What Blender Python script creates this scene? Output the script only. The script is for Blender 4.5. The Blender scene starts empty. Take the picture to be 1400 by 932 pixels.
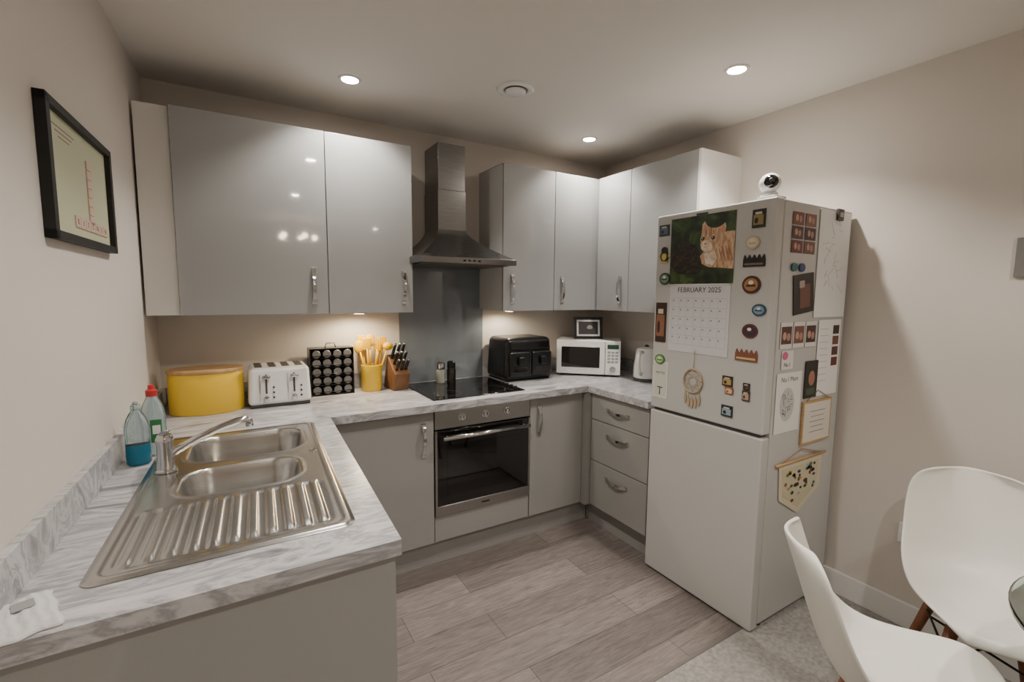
import bpy, bmesh, math, random
from mathutils import Matrix, Vector
random.seed(7)
SC = bpy.context.scene
COL = SC.collection

# ------------------------------------------------------------------ materials
def lin(c):
    o=[]
    for v in c:
        v/=255.0
        o.append(v/12.92 if v<=0.04045 else ((v+0.055)/1.055)**2.4)
    return (o[0],o[1],o[2],1.0)
MATS={}
def M(name,rgb=(200,200,200),rough=0.5,metal=0.0,coat=0.0,trans=0.0,emit=None,es=0.0,bump=0.0,bscale=80,var=0.0,vscale=4,stretch=None,ior=None):
    if name in MATS: return MATS[name]
    m=bpy.data.materials.new(name); m.use_nodes=True
    nt=m.node_tree; b=nt.nodes["Principled BSDF"]
    b.inputs["Base Color"].default_value=lin(rgb)
    b.inputs["Roughness"].default_value=rough
    b.inputs["Metallic"].default_value=metal
    b.inputs["Coat Weight"].default_value=coat
    b.inputs["Coat Roughness"].default_value=0.03
    b.inputs["Transmission Weight"].default_value=trans
    if ior: b.inputs["IOR"].default_value=ior
    if emit:
        b.inputs["Emission Color"].default_value=lin(emit); b.inputs["Emission Strength"].default_value=es
    tc=nt.nodes.new("ShaderNodeTexCoord")
    mp=nt.nodes.new("ShaderNodeMapping"); nt.links.new(tc.outputs["Object"],mp.inputs["Vector"])
    if stretch: mp.inputs["Scale"].default_value=stretch
    if var>0:
        n=nt.nodes.new("ShaderNodeTexNoise"); n.inputs["Scale"].default_value=vscale; n.inputs["Detail"].default_value=5
        nt.links.new(mp.outputs[0],n.inputs["Vector"])
        r=nt.nodes.new("ShaderNodeValToRGB")
        c=lin(rgb)
        r.color_ramp.elements[0].position=0.3; r.color_ramp.elements[1].position=0.7
        r.color_ramp.elements[0].color=tuple(x*(1-var) for x in c[:3])+(1,)
        r.color_ramp.elements[1].color=tuple(min(1,x*(1+var)) for x in c[:3])+(1,)
        nt.links.new(n.outputs["Fac"],r.inputs[0]); nt.links.new(r.outputs[0],b.inputs["Base Color"])
    if bump>0:
        n2=nt.nodes.new("ShaderNodeTexNoise"); n2.inputs["Scale"].default_value=bscale; n2.inputs["Detail"].default_value=4
        nt.links.new(mp.outputs[0],n2.inputs["Vector"])
        bu=nt.nodes.new("ShaderNodeBump"); bu.inputs["Strength"].default_value=bump; bu.inputs["Distance"].default_value=0.01
        nt.links.new(n2.outputs["Fac"],bu.inputs["Height"]); nt.links.new(bu.outputs[0],b.inputs["Normal"])
    MATS[name]=m; return m

wall_m=M("wall_paint",(204,197,189),0.85,bump=0.04,bscale=150)
ceil_m=M("ceiling_paint",(218,213,206),0.9,bump=0.03,bscale=120)
white_trim=M("trim_white",(220,218,214),0.45)
gloss=M("cabinet_gloss_grey",(152,153,153),0.06,coat=0.9)
base_m=M("cabinet_base_grey",(146,145,142),0.12,coat=0.6)
carc=M("cabinet_carcass",(190,190,188),0.4)
absorb_m=M("bounce_absorber",(70,60,50),0.9)  # dark colour for added sheets that soak up bounce light above cabinets
steel=M("brushed_steel",(160,159,157),0.28,metal=1.0,var=0.12,vscale=30,stretch=(60,1,1))
sink_m=M("sink_steel",(196,195,193),0.24,metal=1.0,bump=0.02,bscale=300)
hood_m=M("hood_steel",(138,137,136),0.26,metal=1.0,var=0.15,vscale=14,stretch=(1,1,30))
chrome=M("chrome",(205,205,206),0.1,metal=1.0)
blackglass=M("black_glass",(8,8,9),0.05,coat=0.4)
black=M("black_plastic",(14,14,15),0.3)
blackmat=M("black_matte",(18,18,18),0.55)
white_pl=M("white_plastic",(226,226,224),0.25,coat=0.2)
fridge_m=M("fridge_white",(186,185,182),0.28,coat=0.2)
yellow=M("yellow_enamel",(226,186,50),0.35)
yellow_s=M("yellow_silicone",(226,176,14),0.5)
wood_l=M("light_wood",(184,148,100),0.45,var=0.15,vscale=6,stretch=(2,20,2))
wood_d=M("leg_wood",(112,68,42),0.45,var=0.2,vscale=8,stretch=(8,8,1))
blockwood=M("block_wood",(112,78,50),0.45,var=0.2,vscale=10,stretch=(8,8,1))
splash=M("splashback_glass",(112,119,126),0.06,coat=1.0)
glass=M("clear_glass",(235,245,240),0.02,trans=1.0,ior=1.45)
paper=M("paper_white",(228,226,222),0.7)
shell_m=M("chair_shell",(222,220,213),0.38)
grey_d=M("dark_grey",(60,60,62),0.5)

def ramp(nt,els):
    r=nt.nodes.new("ShaderNodeValToRGB"); cr=r.color_ramp
    cr.elements[0].position=els[0][0]; cr.elements[0].color=lin(els[0][1])
    cr.elements[1].position=els[-1][0]; cr.elements[1].color=lin(els[-1][1])
    for p,c in els[1:-1]:
        e=cr.elements.new(p); e.color=lin(c)
    return r
def noisemat(name,els,scale,stretch=(1,1,1),rot=(0,0,0),rough=0.5,detail=6,dist=0.5):
    m=bpy.data.materials.new(name); m.use_nodes=True; nt=m.node_tree; b=nt.nodes["Principled BSDF"]
    tc=nt.nodes.new("ShaderNodeTexCoord"); mp=nt.nodes.new("ShaderNodeMapping")
    mp.inputs["Rotation"].default_value=rot; mp.inputs["Scale"].default_value=stretch
    nt.links.new(tc.outputs["Object"],mp.inputs[0])
    n=nt.nodes.new("ShaderNodeTexNoise"); n.inputs["Scale"].default_value=scale; n.inputs["Detail"].default_value=detail; n.inputs["Roughness"].default_value=0.62; n.inputs["Distortion"].default_value=dist
    nt.links.new(mp.outputs[0],n.inputs["Vector"])
    r=ramp(nt,els); nt.links.new(n.outputs["Fac"],r.inputs[0]); nt.links.new(r.outputs[0],b.inputs["Base Color"])
    b.inputs["Roughness"].default_value=rough
    return m
marble_m=noisemat("marble_laminate",[(0.28,(96,96,99)),(0.38,(142,141,144)),(0.46,(190,189,191)),(0.52,(144,143,147)),(0.57,(184,183,185)),(0.70,(204,203,204))],2.2,(1.2,5.2,3.0),(0.15,0.1,math.radians(-42)),0.28,9,1.1)
def planks():
    m=bpy.data.materials.new("vinyl_planks"); m.use_nodes=True; nt=m.node_tree; b=nt.nodes["Principled BSDF"]
    tc=nt.nodes.new("ShaderNodeTexCoord")
    br=nt.nodes.new("ShaderNodeTexBrick"); br.offset=0.37; br.inputs["Scale"].default_value=1.0
    br.inputs["Brick Width"].default_value=0.95; br.inputs["Row Height"].default_value=0.178
    br.inputs["Mortar Size"].default_value=0.0014; br.inputs["Bias"].default_value=0.0
    br.inputs["Color1"].default_value=lin((152,141,136)); br.inputs["Color2"].default_value=lin((122,113,108)); br.inputs["Mortar"].default_value=lin((84,78,74))
    nt.links.new(tc.outputs["Object"],br.inputs["Vector"])
    mp=nt.nodes.new("ShaderNodeMapping"); mp.inputs["Scale"].default_value=(2.0,26,1); nt.links.new(tc.outputs["Object"],mp.inputs[0])
    n=nt.nodes.new("ShaderNodeTexNoise"); n.inputs["Scale"].default_value=2.6; n.inputs["Detail"].default_value=9; n.inputs["Distortion"].default_value=1.6; n.inputs["Roughness"].default_value=0.7
    nt.links.new(mp.outputs[0],n.inputs["Vector"])
    r=ramp(nt,[(0.3,(132,129,127)),(0.7,(255,255,255))])
    nt.links.new(n.outputs["Fac"],r.inputs[0])
    mx=nt.nodes.new("ShaderNodeMix"); mx.data_type='RGBA'; mx.blend_type='MULTIPLY'; mx.inputs[0].default_value=0.8
    nt.links.new(br.outputs["Color"],mx.inputs[6]); nt.links.new(r.outputs[0],mx.inputs[7]); nt.links.new(mx.outputs[2],b.inputs["Base Color"])
    b.inputs["Roughness"].default_value=0.4
    bu=nt.nodes.new("ShaderNodeBump"); bu.inputs["Strength"].default_value=0.1; bu.inputs["Distance"].default_value=0.005
    nt.links.new(n.outputs["Fac"],bu.inputs["Height"]); nt.links.new(bu.outputs[0],b.inputs["Normal"])
    return m
plank_m=planks()
carpet_m=M("carpet_grey",(166,162,157),0.98,bump=0.9,bscale=260,var=0.22,vscale=60)

# ------------------------------------------------------------------ geometry helpers
def empty(name,loc=(0,0,0),rz=0.0,mat=None):
    e=bpy.data.objects.new(name,None); COL.objects.link(e); e.empty_display_size=0.05
    if mat is not None: e.matrix_world=mat
    else:
        e.location=loc; e.rotation_euler=(0,0,rz)
    return e
def mk(name,verts,faces,mat,parent=None,bevel=0,smooth=False,seg=2,sub=0):
    me=bpy.data.meshes.new(name); me.from_pydata([tuple(v) for v in verts],[],faces)
    bm=bmesh.new(); bm.from_mesh(me); bmesh.ops.recalc_face_normals(bm,faces=bm.faces); bm.to_mesh(me); bm.free()
    me.materials.append(mat)
    o=bpy.data.objects.new(name,me); COL.objects.link(o)
    if parent: o.parent=parent
    if smooth:
        for p in me.polygons: p.use_smooth=True
    if bevel>0:
        md=o.modifiers.new("b",'BEVEL'); md.width=bevel; md.segments=seg; md.limit_method='ANGLE'; md.angle_limit=math.radians(40)
        for p in me.polygons: p.use_smooth=True
        w=o.modifiers.new("w",'WEIGHTED_NORMAL'); w.keep_sharp=False
    if sub>0:
        s=o.modifiers.new("s",'SUBSURF'); s.levels=sub; s.render_levels=sub
    return o
BF=[(0,1,2,3),(7,6,5,4),(0,4,5,1),(1,5,6,2),(2,6,7,3),(3,7,4,0)]
def box(name,x0,x1,y0,y1,z0,z1,mat,parent=None,bevel=0.0,seg=2):
    v=[(x0,y0,z0),(x1,y0,z0),(x1,y1,z0),(x0,y1,z0),(x0,y0,z1),(x1,y0,z1),(x1,y1,z1),(x0,y1,z1)]
    return mk(name,v,BF,mat,parent,bevel,seg=seg)
def prism(name,poly,z0,z1,mat,parent=None,bevel=0,smooth=False):
    n=len(poly)
    v=[(p[0],p[1],z0) for p in poly]+[(p[0],p[1],z1) for p in poly]
    f=[tuple(range(n)),tuple(range(n,2*n))]+[(i,(i+1)%n,n+(i+1)%n,n+i) for i in range(n)]
    return mk(name,v,f,mat,parent,bevel,smooth)
def lathe(name,prof,mat,parent=None,n=32,c=(0,0,0),sx=1,sy=1,smooth=True,axis='z'):
    v=[];f=[]
    for r,z in prof:
        for i in range(n):
            a=2*math.pi*i/n
            p=(r*math.cos(a)*sx,r*math.sin(a)*sy,z)
            if axis=='y': p=(p[0],-p[2],p[1])
            if axis=='x': p=(p[2],p[0],p[1])
            v.append((p[0]+c[0],p[1]+c[1],p[2]+c[2]))
    k=len(prof)
    for j in range(k-1):
        for i in range(n):
            f.append((j*n+i,j*n+(i+1)%n,(j+1)*n+(i+1)%n,(j+1)*n+i))
    f.append(tuple(range(n))); f.append(tuple(range((k-1)*n,k*n)))
    o=mk(name,v,f,mat,parent)
    if smooth:
        for p in o.data.polygons:
            if len(p.vertices)==4: p.use_smooth=True
        md=o.modifiers.new("e",'EDGE_SPLIT'); md.split_angle=math.radians(38)
    return o
def tube(name,pts,rad,mat,parent=None,n=12,flat=1.0):
    pts=[Vector(p) for p in pts]; m=len(pts)
    rads=rad if isinstance(rad,(list,tuple)) else [rad]*m
    v=[];f=[]; up=None
    for i,p in enumerate(pts):
        t=(pts[min(i+1,m-1)]-pts[max(i-1,0)]).normalized()
        if up is None:
            up=Vector((0,0,1)) if abs(t.z)<0.9 else Vector((1,0,0))
        s=t.cross(up).normalized(); u=s.cross(t).normalized(); up=u
        for k in range(n):
            a=2*math.pi*k/n
            v.append(p+s*math.cos(a)*rads[i]+u*math.sin(a)*rads[i]*flat)
    for i in range(m-1):
        for k in range(n):
            f.append((i*n+k,i*n+(k+1)%n,(i+1)*n+(k+1)%n,(i+1)*n+k))
    f.append(tuple(range(n))); f.append(tuple(range((m-1)*n,m*n)))
    return mk(name,v,f,mat,parent,smooth=True)
def ball(name,c,r,mat,parent=None,sc=(1,1,1)):
    prof=[(max(0.0005,math.sin(math.pi*i/14)*r),-math.cos(math.pi*i/14)*r*sc[2]) for i in range(15)]
    return lathe(name,prof,mat,parent,24,c,sc[0],sc[1])

SHK=0.04
def sh(x,y): return (x-SHK*(2.2-y),y)
def sbox(name,x0,x1,y0,y1,z0,z1,mat,parent=None,bevel=0):
    return prism(name,[sh(x0,y0),sh(x1,y0),sh(x1,y1),sh(x0,y1)],z0,z1,mat,parent,bevel)

XR=2.53; YB=2.83; CH=2.46; YF=-3.4; XL=-0.345
TOP=0.91
# ------------------------------------------------------------------ room shell
box("wall_back",-0.6,XR+0.1,YB,YB+0.1,0,CH,wall_m)
box("wall_right",XR,XR+0.1,YF,YB,0,CH,wall_m)
sbox("wall_left",XL-0.1,XL,YF,YB,0,CH,wall_m)
box("wall_front",-0.9,XR+0.1,YF-0.1,YF,0,CH,wall_m)
box("ceiling",-0.9,XR+0.1,YF-0.1,YB+0.1,CH,CH+0.1,ceil_m)
fl=empty("floor")
box("vinyl_floor",-0.6,XR,1.125,YB,-0.05,0.0,plank_m,fl)
box("carpet_floor",-0.9,XR,YF,1.125,-0.05,0.004,carpet_m,fl)
box("trim_1",-0.3,1.9,1.118,1.132,0.0,0.006,M("threshold_metal",(120,114,110),0.45,metal=0.5))
box("baseboard_right",XR-0.016,XR,YF,1.66,0.004,0.12,white_trim,bevel=0.004)
sbox("baseboard_left",XL,XL+0.016,YF,0.98,0.004,0.12,white_trim)
box("baseboard_front",-0.55,XR-0.02,YF,YF+0.016,0.004,0.12,white_trim)

# ------------------------------------------------------------------ handles
def handle(name,parent,c,axis,out,L=0.175):
    a=Vector(axis); o=Vector(out); w=a.cross(o); c=Vector(c)
    N=14; v=[];f=[]
    for i in range(N+1):
        t=-1+2*i/N
        off=0.030*(1-t**2*0.85)**1.0 if abs(t)<0.999 else 0.004
        hw=0.0085+0.004*(abs(t)**3)
        p=c+a*(t*L/2)+o*off
        q=c+a*(t*L/2*0.95)+o*max(off-0.006,0.0)
        v+= [p-w*hw,p+w*hw,q+w*hw,q-w*hw]
    for i in range(N):
        for k in range(4):
            f.append((4*i+k,4*i+(k+1)%4,4*i+4+(k+1)%4,4*i+4+k))
    f.append((0,1,2,3)); f.append((4*N,4*N+1,4*N+2,4*N+3))
    mk(name,v,f,chrome,parent,bevel=0.0015)
    for s,n in ((-1,"a"),(1,"b")):
        q=c+a*(s*L/2*0.93)
        pts=[q-w*0.012-a*0.011,q+w*0.012-a*0.011,q+w*0.012+a*0.011,q-w*0.012+a*0.011]
        v=[tuple(x) for x in pts]+[tuple(x+o*0.007) for x in pts]
        mk(name+"_foot_"+n,v,BF,chrome,parent,bevel=0.001)

UB,UT=1.37,2.26
D=0.0018
e=empty("wall_cabinet",(0,0,0))
box("carcass",-0.2,0.86,2.521,YB,UB+0.002,UT,carc,e)
box("bounce_sheet",-0.2,0.86,2.522,YB,UT,UT+0.003,absorb_m,e)  # unseen dark sheet added on top, cuts bounce onto the wall strip above
box("door_a",-0.2+D,0.42-D,2.5,2.52,UB,UT,gloss,e,0.002)
box("door_b",0.42+D,0.86,2.5,2.52,UB,UT,gloss,e,0.002)
box("filler",-0.322,-0.202,2.535,2.555,UB,UT,white_trim,e,0.001)
handle("handle_a",e,(0.352,2.5,1.505),(0,0,1),(0,-1,0))
handle("handle_b",e,(0.806,2.5,1.505),(0,0,1),(0,-1,0))
e=empty("wall_cabinet",(0,0,0)); e.name="wall_cabinet.001"
box("carcass",1.436,2.2,2.521,YB,UB+0.002,UT,carc,e)
box("bounce_sheet",1.436,2.2,2.522,YB,UT,UT+0.003,absorb_m,e)  # same added dark sheet, keeps bounce light off the wall above
box("bounce_sheet_side",2.201,XR,1.70,YB,UT,UT+0.003,absorb_m,e)  # added dark sheet over the side run, dims bounce there too
box("door_a",1.436,1.821-D,2.5,2.52,UB,UT,gloss,e,0.002)
box("door_b",1.821+D,2.145,2.5,2.52,UB,UT,gloss,e,0.002)
box("corner_post",2.147,2.2,2.505,2.53,UB,UT,gloss,e)
box("carcass_side",2.2,XR,1.70,YB,UB+0.002,UT,carc,e)
box("door_c",2.18,2.2,2.19+D,2.49,UB,UT,gloss,e,0.002)
box("door_d",2.18,2.2,1.70,2.19-D,UB,UT,gloss,e,0.002)
box("end_panel",2.18,XR,1.68,1.699,UB,UT,white_trim,e,0.001)
handle("handle_a",e,(1.50,2.5,1.505),(0,0,1),(0,-1,0))
handle("handle_b",e,(1.885,2.5,1.505),(0,0,1),(0,-1,0))
handle("handle_c",e,(2.18,2.262,1.505),(0,0,1),(-1,0,0))
handle("handle_d",e,(2.18,1.76,1.505),(0,0,1),(-1,0,0))

e=empty("base_cabinet",(0,0,0))
box("carcass_l",0.36,0.872,2.258,YB-0.01,0.14,0.868,carc,e)
box("door_l",0.372,0.872,2.237,2.257,0.145,0.862,base_m,e,0.002)
box("under_oven_panel",0.876,1.469,2.24,2.258,0.145,0.285,base_m,e,0.002)
box("carcass_r",1.474,1.92,2.258,YB-0.01,0.14,0.868,carc,e)
box("door_r",1.474,1.868,2.237,2.257,0.145,0.862,base_m,e,0.002)
box("corner_post",1.871,1.925,2.195,2.262,0.14,0.868,base_m,e)
box("plinth",0.3,1.955,2.285,2.30,0.0,0.14,base_m,e)
handle("handle_l",e,(0.815,2.237,0.72),(0,0,1),(0,-1,0))
handle("handle_r",e,(1.535,2.237,0.73),(0,0,1),(0,-1,0))
e=empty("drawer_unit",(0,0,0))
box("carcass",1.926,XR-0.01,1.715,2.22,0.14,0.868,carc,e)
box("drawer_a",1.905,1.925,1.72,2.19,0.705,0.862,base_m,e,0.002)
box("drawer_b",1.905,1.925,1.72,2.19,0.443,0.70,base_m,e,0.002)
box("drawer_c",1.905,1.925,1.72,2.19,0.145,0.438,base_m,e,0.002)
box("plinth",1.96,1.975,1.715,2.285,0.0,0.14,base_m,e)
for i,z in enumerate((0.785,0.625,0.36)):
    handle("handle_%d"%i,e,(1.905,1.957,z),(0,1,0),(-1,0,0))
e=empty("sink_base_cabinet",(0,0,0))
sbox("end_panel",XL+0.002,0.350,1.03,1.05,0.005,0.868,base_m,e)
sbox("front_panel",0.325,0.344,1.051,2.2,0.14,0.868,base_m,e)
sbox("back_panel",XL+0.002,XL+0.012,1.051,2.2,0.1,0.868,carc,e)
sbox("plinth",0.27,0.285,1.051,2.28,0.0,0.14,base_m,e)

# worktop
e=empty("worktop",(0,0,0))
Z0,Z1=0.872,TOP
SY0=1.132
prism("worktop_back",[(XL,2.2),(XR,2.2),(XR,YB),(XL+0.025,YB)],Z0,Z1,marble_m,e)
prism("worktop_right",[(1.88,1.712),(XR,1.712),(XR,2.2),(1.88,2.2)],Z0,Z1,marble_m,e)
sbox("worktop_near",XL,0.36,1.01,SY0+0.025,Z0,Z1,marble_m,e)
sbox("worktop_far",XL,0.36,2.14,2.2,Z0,Z1,marble_m,e)
sbox("worktop_wall_side",XL,-0.21,SY0+0.025,2.14,Z0,Z1,marble_m,e)
sbox("worktop_front_side",0.25,0.36,SY0+0.025,2.14,Z0,Z1,marble_m,e)
sbox("upstand_left",XL,XL+0.018,1.01,2.82,Z1,Z1+0.09,marble_m,e,0.001)
box("upstand_back_l",-0.30,0.878,YB-0.018,YB,Z1,Z1+0.09,marble_m,e,0.001)
box("upstand_back_r",1.462,XR,YB-0.018,YB,Z1,Z1+0.09,marble_m,e,0.001)
box("upstand_right",XR-0.018,XR,1.712,YB-0.02,Z1,Z1+0.09,marble_m,e,0.001)
box("splashback",0.88,1.46,YB-0.008,YB-0.0005,Z1+0.001,1.75,splash,bevel=0.001)

# ------------------------------------------------------------------ sink
def rr(x,y,x0,x1,y0,y1,r):
    cx,cy=(x0+x1)/2,(y0+y1)/2; hx,hy=(x1-x0)/2-r,(y1-y0)/2-r
    qx,qy=abs(x-cx)-hx,abs(y-cy)-hy
    return math.hypot(max(qx,0),max(qy,0))+min(max(qx,qy),0)-r
def ss(t):
    t=max(0,min(1,t)); return t*t*(3-2*t)
sx0,sx1,sy0,sy1=-0.238,0.282,SY0,2.165
B1=(-0.145,0.222,1.80,2.105,0.085); B2=(-0.135,0.19,1.505,1.735,0.08); DR=(-0.205,0.245,SY0+0.035,1.47,0.04)
def zs(x,y):
    z=0.0055
    o=rr(x,y,sx0,sx1,sy0,sy1,0.03)
    z-=0.004*ss((o+0.012)/0.012)
    inner=rr(x,y,sx0+0.02,sx1-0.02,sy0+0.02,sy1-0.02,0.03)
    z-=0.0025*ss(-inner/0.008)
    for B,dep in ((B1,0.15),(B2,0.12)):
        s=rr(x,y,*B)
        z+=0.002*ss(1-abs(s-0.006)/0.012)
        z-=dep*(0.25*ss(-s/0.012)+0.75*ss((-s-0.004)/0.035))
    s=rr(x,y,*DR)
    k=ss(-s/0.02)
    z-=k*0.003
    yy=ss((y-SY0-0.035)/0.05)*ss((1.475-y)/0.03)
    xx=ss((x+0.20)/0.02)*ss((0.235-x)/0.02)
    c=0.5+0.5*math.cos((x+0.2)/0.0395*2*math.pi)
    z+=0.0055*yy*xx*(1-ss((c-0.25)/0.5))
    return z
nx,ny=150,250
v=[];f=[]
for j in range(ny+1):
    for i in range(nx+1):
        x=sx0+(sx1-sx0)*i/nx; y=sy0+(sy1-sy0)*j/ny
        z=zs(x,y)
        X,Y=x,y
        cxx=max(sx0+0.03,min(sx1-0.03,x)); cyy=max(sy0+0.03,min(sy1-0.03,y))
        dx,dy=x-cxx,y-cyy
        if dx and dy:
            m_=max(abs(dx),abs(dy)); l=math.hypot(dx,dy); X=cxx+dx*m_/l; Y=cyy+dy*m_/l
        p=sh(X,Y); v.append((p[0],p[1],TOP+z))
for j in range(ny):
    for i in range(nx):
        a=j*(nx+1)+i; f.append((a,a+1,a+nx+2,a+nx+1))
e=empty("kitchen_sink")
mk("basin_plate",v,f,sink_m,e,smooth=True)
for nm,B,dep in (("drain_a",B1,0.15),("drain_b",B2,0.12)):
    c=sh((B[0]+B[1])/2,(B[2]+B[3])/2)
    lathe(nm,[(0.04,0),(0.04,0.003),(0.03,0.004),(0.026,0.001),(0.005,0.001)],chrome,e,24,(c[0],c[1],TOP-dep+0.003))
lathe("overflow_cap",[(0.014,0),(0.014,0.003),(0.002,0.004)],chrome,e,20,(sh(0.243,1.76)[0],1.76,TOP+0.003))
tx,ty=sh(-0.185,1.77)
e=empty("kitchen_tap",(tx,ty,TOP+0.0045))
lathe("body",[(0.03,0),(0.03,0.006),(0.024,0.010),(0.022,0.03),(0.021,0.085),(0.024,0.095),(0.024,0.105),(0.018,0.118),(0.004,0.122)],chrome,e)
tube("spout",[(0.0,0,0.045),(0.03,0.003,0.062),(0.08,0.008,0.088),(0.15,0.015,0.116),(0.20,0.02,0.130),(0.222,0.022,0.132),(0.232,0.023,0.124),(0.234,0.023,0.108)],[0.014,0.0135,0.012,0.0115,0.0115,0.012,0.0125,0.0125],chrome,e,16)
tube("lever",[(0,0,0.108),(0.0,-0.012,0.124),(0.01,-0.035,0.136),(0.02,-0.085,0.15)],[0.014,0.011,0.008,0.007],chrome,e,12,0.6)

# ------------------------------------------------------------------ oven / hob
e=empty("built_in_oven")
ox0,ox1=0.876,1.469
box("oven_body",ox0+0.01,ox1-0.01,2.25,2.78,0.29,0.865,blackmat,e)
box("control_panel",ox0,ox1,2.232,2.25,0.765,0.866,steel,e,0.002)
box("door_glass",ox0,ox1,2.23,2.25,0.345,0.758,blackglass,e,0.002)
box("door_window",ox0+0.07,ox1-0.07,2.2285,2.23,0.40,0.67,M("oven_window",(4,4,5),0.03,coat=0.4),e)
box("bottom_trim",ox0,ox1,2.229,2.25,0.288,0.342,steel,e,0.002)
box("side_trim_l",ox0,ox0+0.012,2.2285,2.249,0.345,0.758,steel,e)
box("side_trim_r",ox1-0.012,ox1,2.2285,2.249,0.345,0.758,steel,e)
tube("handle_bar",[(ox0+0.03,2.185,0.725),(ox1-0.03,2.185,0.725)],0.011,chrome,e,16)
for i,x in enumerate((ox0+0.06,ox1-0.06)):
    tube("handle_post_%d"%i,[(x,2.19,0.725),(x,2.235,0.725)],0.008,chrome,e,10)
for i,x in enumerate((1.03,1.172,1.31)):
    lathe("knob_%d"%i,[(0.021,0),(0.021,0.006),(0.017,0.008),(0.016,0.024),(0.012,0.027),(0.001,0.027)],chrome,e,24,(x,2.232,0.818),axis='y')
    box("knob_mark_%d"%i,x-0.002,x+0.002,2.203,2.206,0.818,0.834,black,e)
box("oven_badge",1.15,1.20,2.2283,2.229,0.31,0.318,black,e)
e=empty("induction_hob")
box("hob_glass",0.885,1.46,2.275,2.775,TOP,TOP+0.006,blackglass,e,0.002)
ringm=M("hob_ring",(70,70,74),0.3)
for i,(x,y,r) in enumerate(((1.02,2.40,0.075),(1.02,2.64,0.095),(1.29,2.40,0.095),(1.29,2.64,0.075))):
    vv=[];ff=[]
    for k in range(48):
        a=2*math.pi*k/48
        for rad in (r,r-0.002): vv.append((x+rad*math.cos(a),y+rad*math.sin(a),TOP+0.0064))
    for k in range(48):
        a=2*k;b_=2*((k+1)%48); ff.append((a,b_,b_+1,a+1))
    mk("ring_%d"%i,vv,ff,ringm,e)
for i in range(4):
    lathe("hob_knob_%d"%i,[(0.014,0),(0.014,0.012),(0.011,0.015),(0.001,0.015)],black,e,20,(1.425,2.33+0.05*i,TOP+0.006))

# hood
def loft(name,rings,mat,parent,bevel=0):
    v=[];f=[]
    for (x0,x1,y0,y1,z) in rings: v+=[(x0,y0,z),(x1,y0,z),(x1,y1,z),(x0,y1,z)]
    for j in range(len(rings)-1):
        for k in range(4): f.append((4*j+k,4*j+(k+1)%4,4*j+4+(k+1)%4,4*j+4+k))
    f.append((0,1,2,3)); n=4*(len(rings)-1); f.append((n,n+1,n+2,n+3))
    return mk(name,v,f,mat,parent,bevel)
e=empty("extractor_hood")
cx0,cx1,cy0=1.052,1.230,2.60
HX0,HX1=0.842,1.430
rings=[(HX0,HX1,2.335,YB-0.01,1.64),(HX0,HX1,2.335,YB-0.01,1.672)]
for i in range(1,11):
    t=i/10; w=(1-t)**1.5
    rings.append((cx0+(HX0-cx0)*w,cx1+(HX1-cx1)*w,cy0+(2.335-cy0)*w,YB-0.01,1.672+0.18*t))
loft("canopy",rings,hood_m,e,0.001)
box("chimney_lower",cx0,cx1,cy0,YB-0.01,1.85,2.08,hood_m,e,0.002)
box("chimney_upper",cx0+0.003,cx1-0.003,cy0+0.003,YB-0.01,2.08,2.345,hood_m,e,0.002)
box("filter",0.88,1.39,2.37,2.79,1.635,1.641,M("filter",(110,108,104),0.4,metal=1.0),e)
for i in range(4):
    box("button_%d"%i,1.09+0.03*i,1.105+0.03*i,2.332,2.336,1.651,1.661,black,e)

# ------------------------------------------------------------------ flat-group helper
def fmat(loc,facing):
    if facing=='-x': X,Y,Z=(0,-1,0),(0,0,1),(-1,0,0)
    elif facing=='-y': X,Y,Z=(1,0,0),(0,0,1),(0,-1,0)
    else:
        d=Vector((SHK,1,0)).normalized(); X=tuple(d);Y=(0,0,1);Z=(d.y,-d.x,0)
    m=Matrix((( X[0],Y[0],Z[0],loc[0]),(X[1],Y[1],Z[1],loc[1]),(X[2],Y[2],Z[2],loc[2]),(0,0,0,1)))
    return m
def frect(name,cx,cy,w,h,z,th,mat,p,rot=0.0,bevel=0):
    c,s=math.cos(rot),math.sin(rot)
    pts=[(cx+a*c-b*s,cy+a*s+b*c) for a,b in ((-w/2,-h/2),(w/2,-h/2),(w/2,h/2),(-w/2,h/2))]
    return prism(name,pts,z,z+th,mat,p,bevel)
def fell(name,cx,cy,rx,ry,z,th,mat,p,n=24,rot=0):
    c,s=math.cos(rot),math.sin(rot); pts=[]
    for i in range(n):
        a=2*math.pi*i/n; x,y=rx*math.cos(a),ry*math.sin(a); pts.append((cx+x*c-y*s,cy+x*s+y*c))
    return prism(name,pts,z,z+th,mat,p)
def text(name,s,cx,cy,size,z,mat,p):
    cu=bpy.data.curves.new(name,'FONT'); cu.body=s; cu.size=size; cu.align_x='CENTER'; cu.align_y='CENTER'; cu.extrude=0.0003
    cu.materials.append(mat); o=bpy.data.objects.new(name,cu); COL.objects.link(o); o.parent=p; o.location=(cx,cy,z); return o

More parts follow.
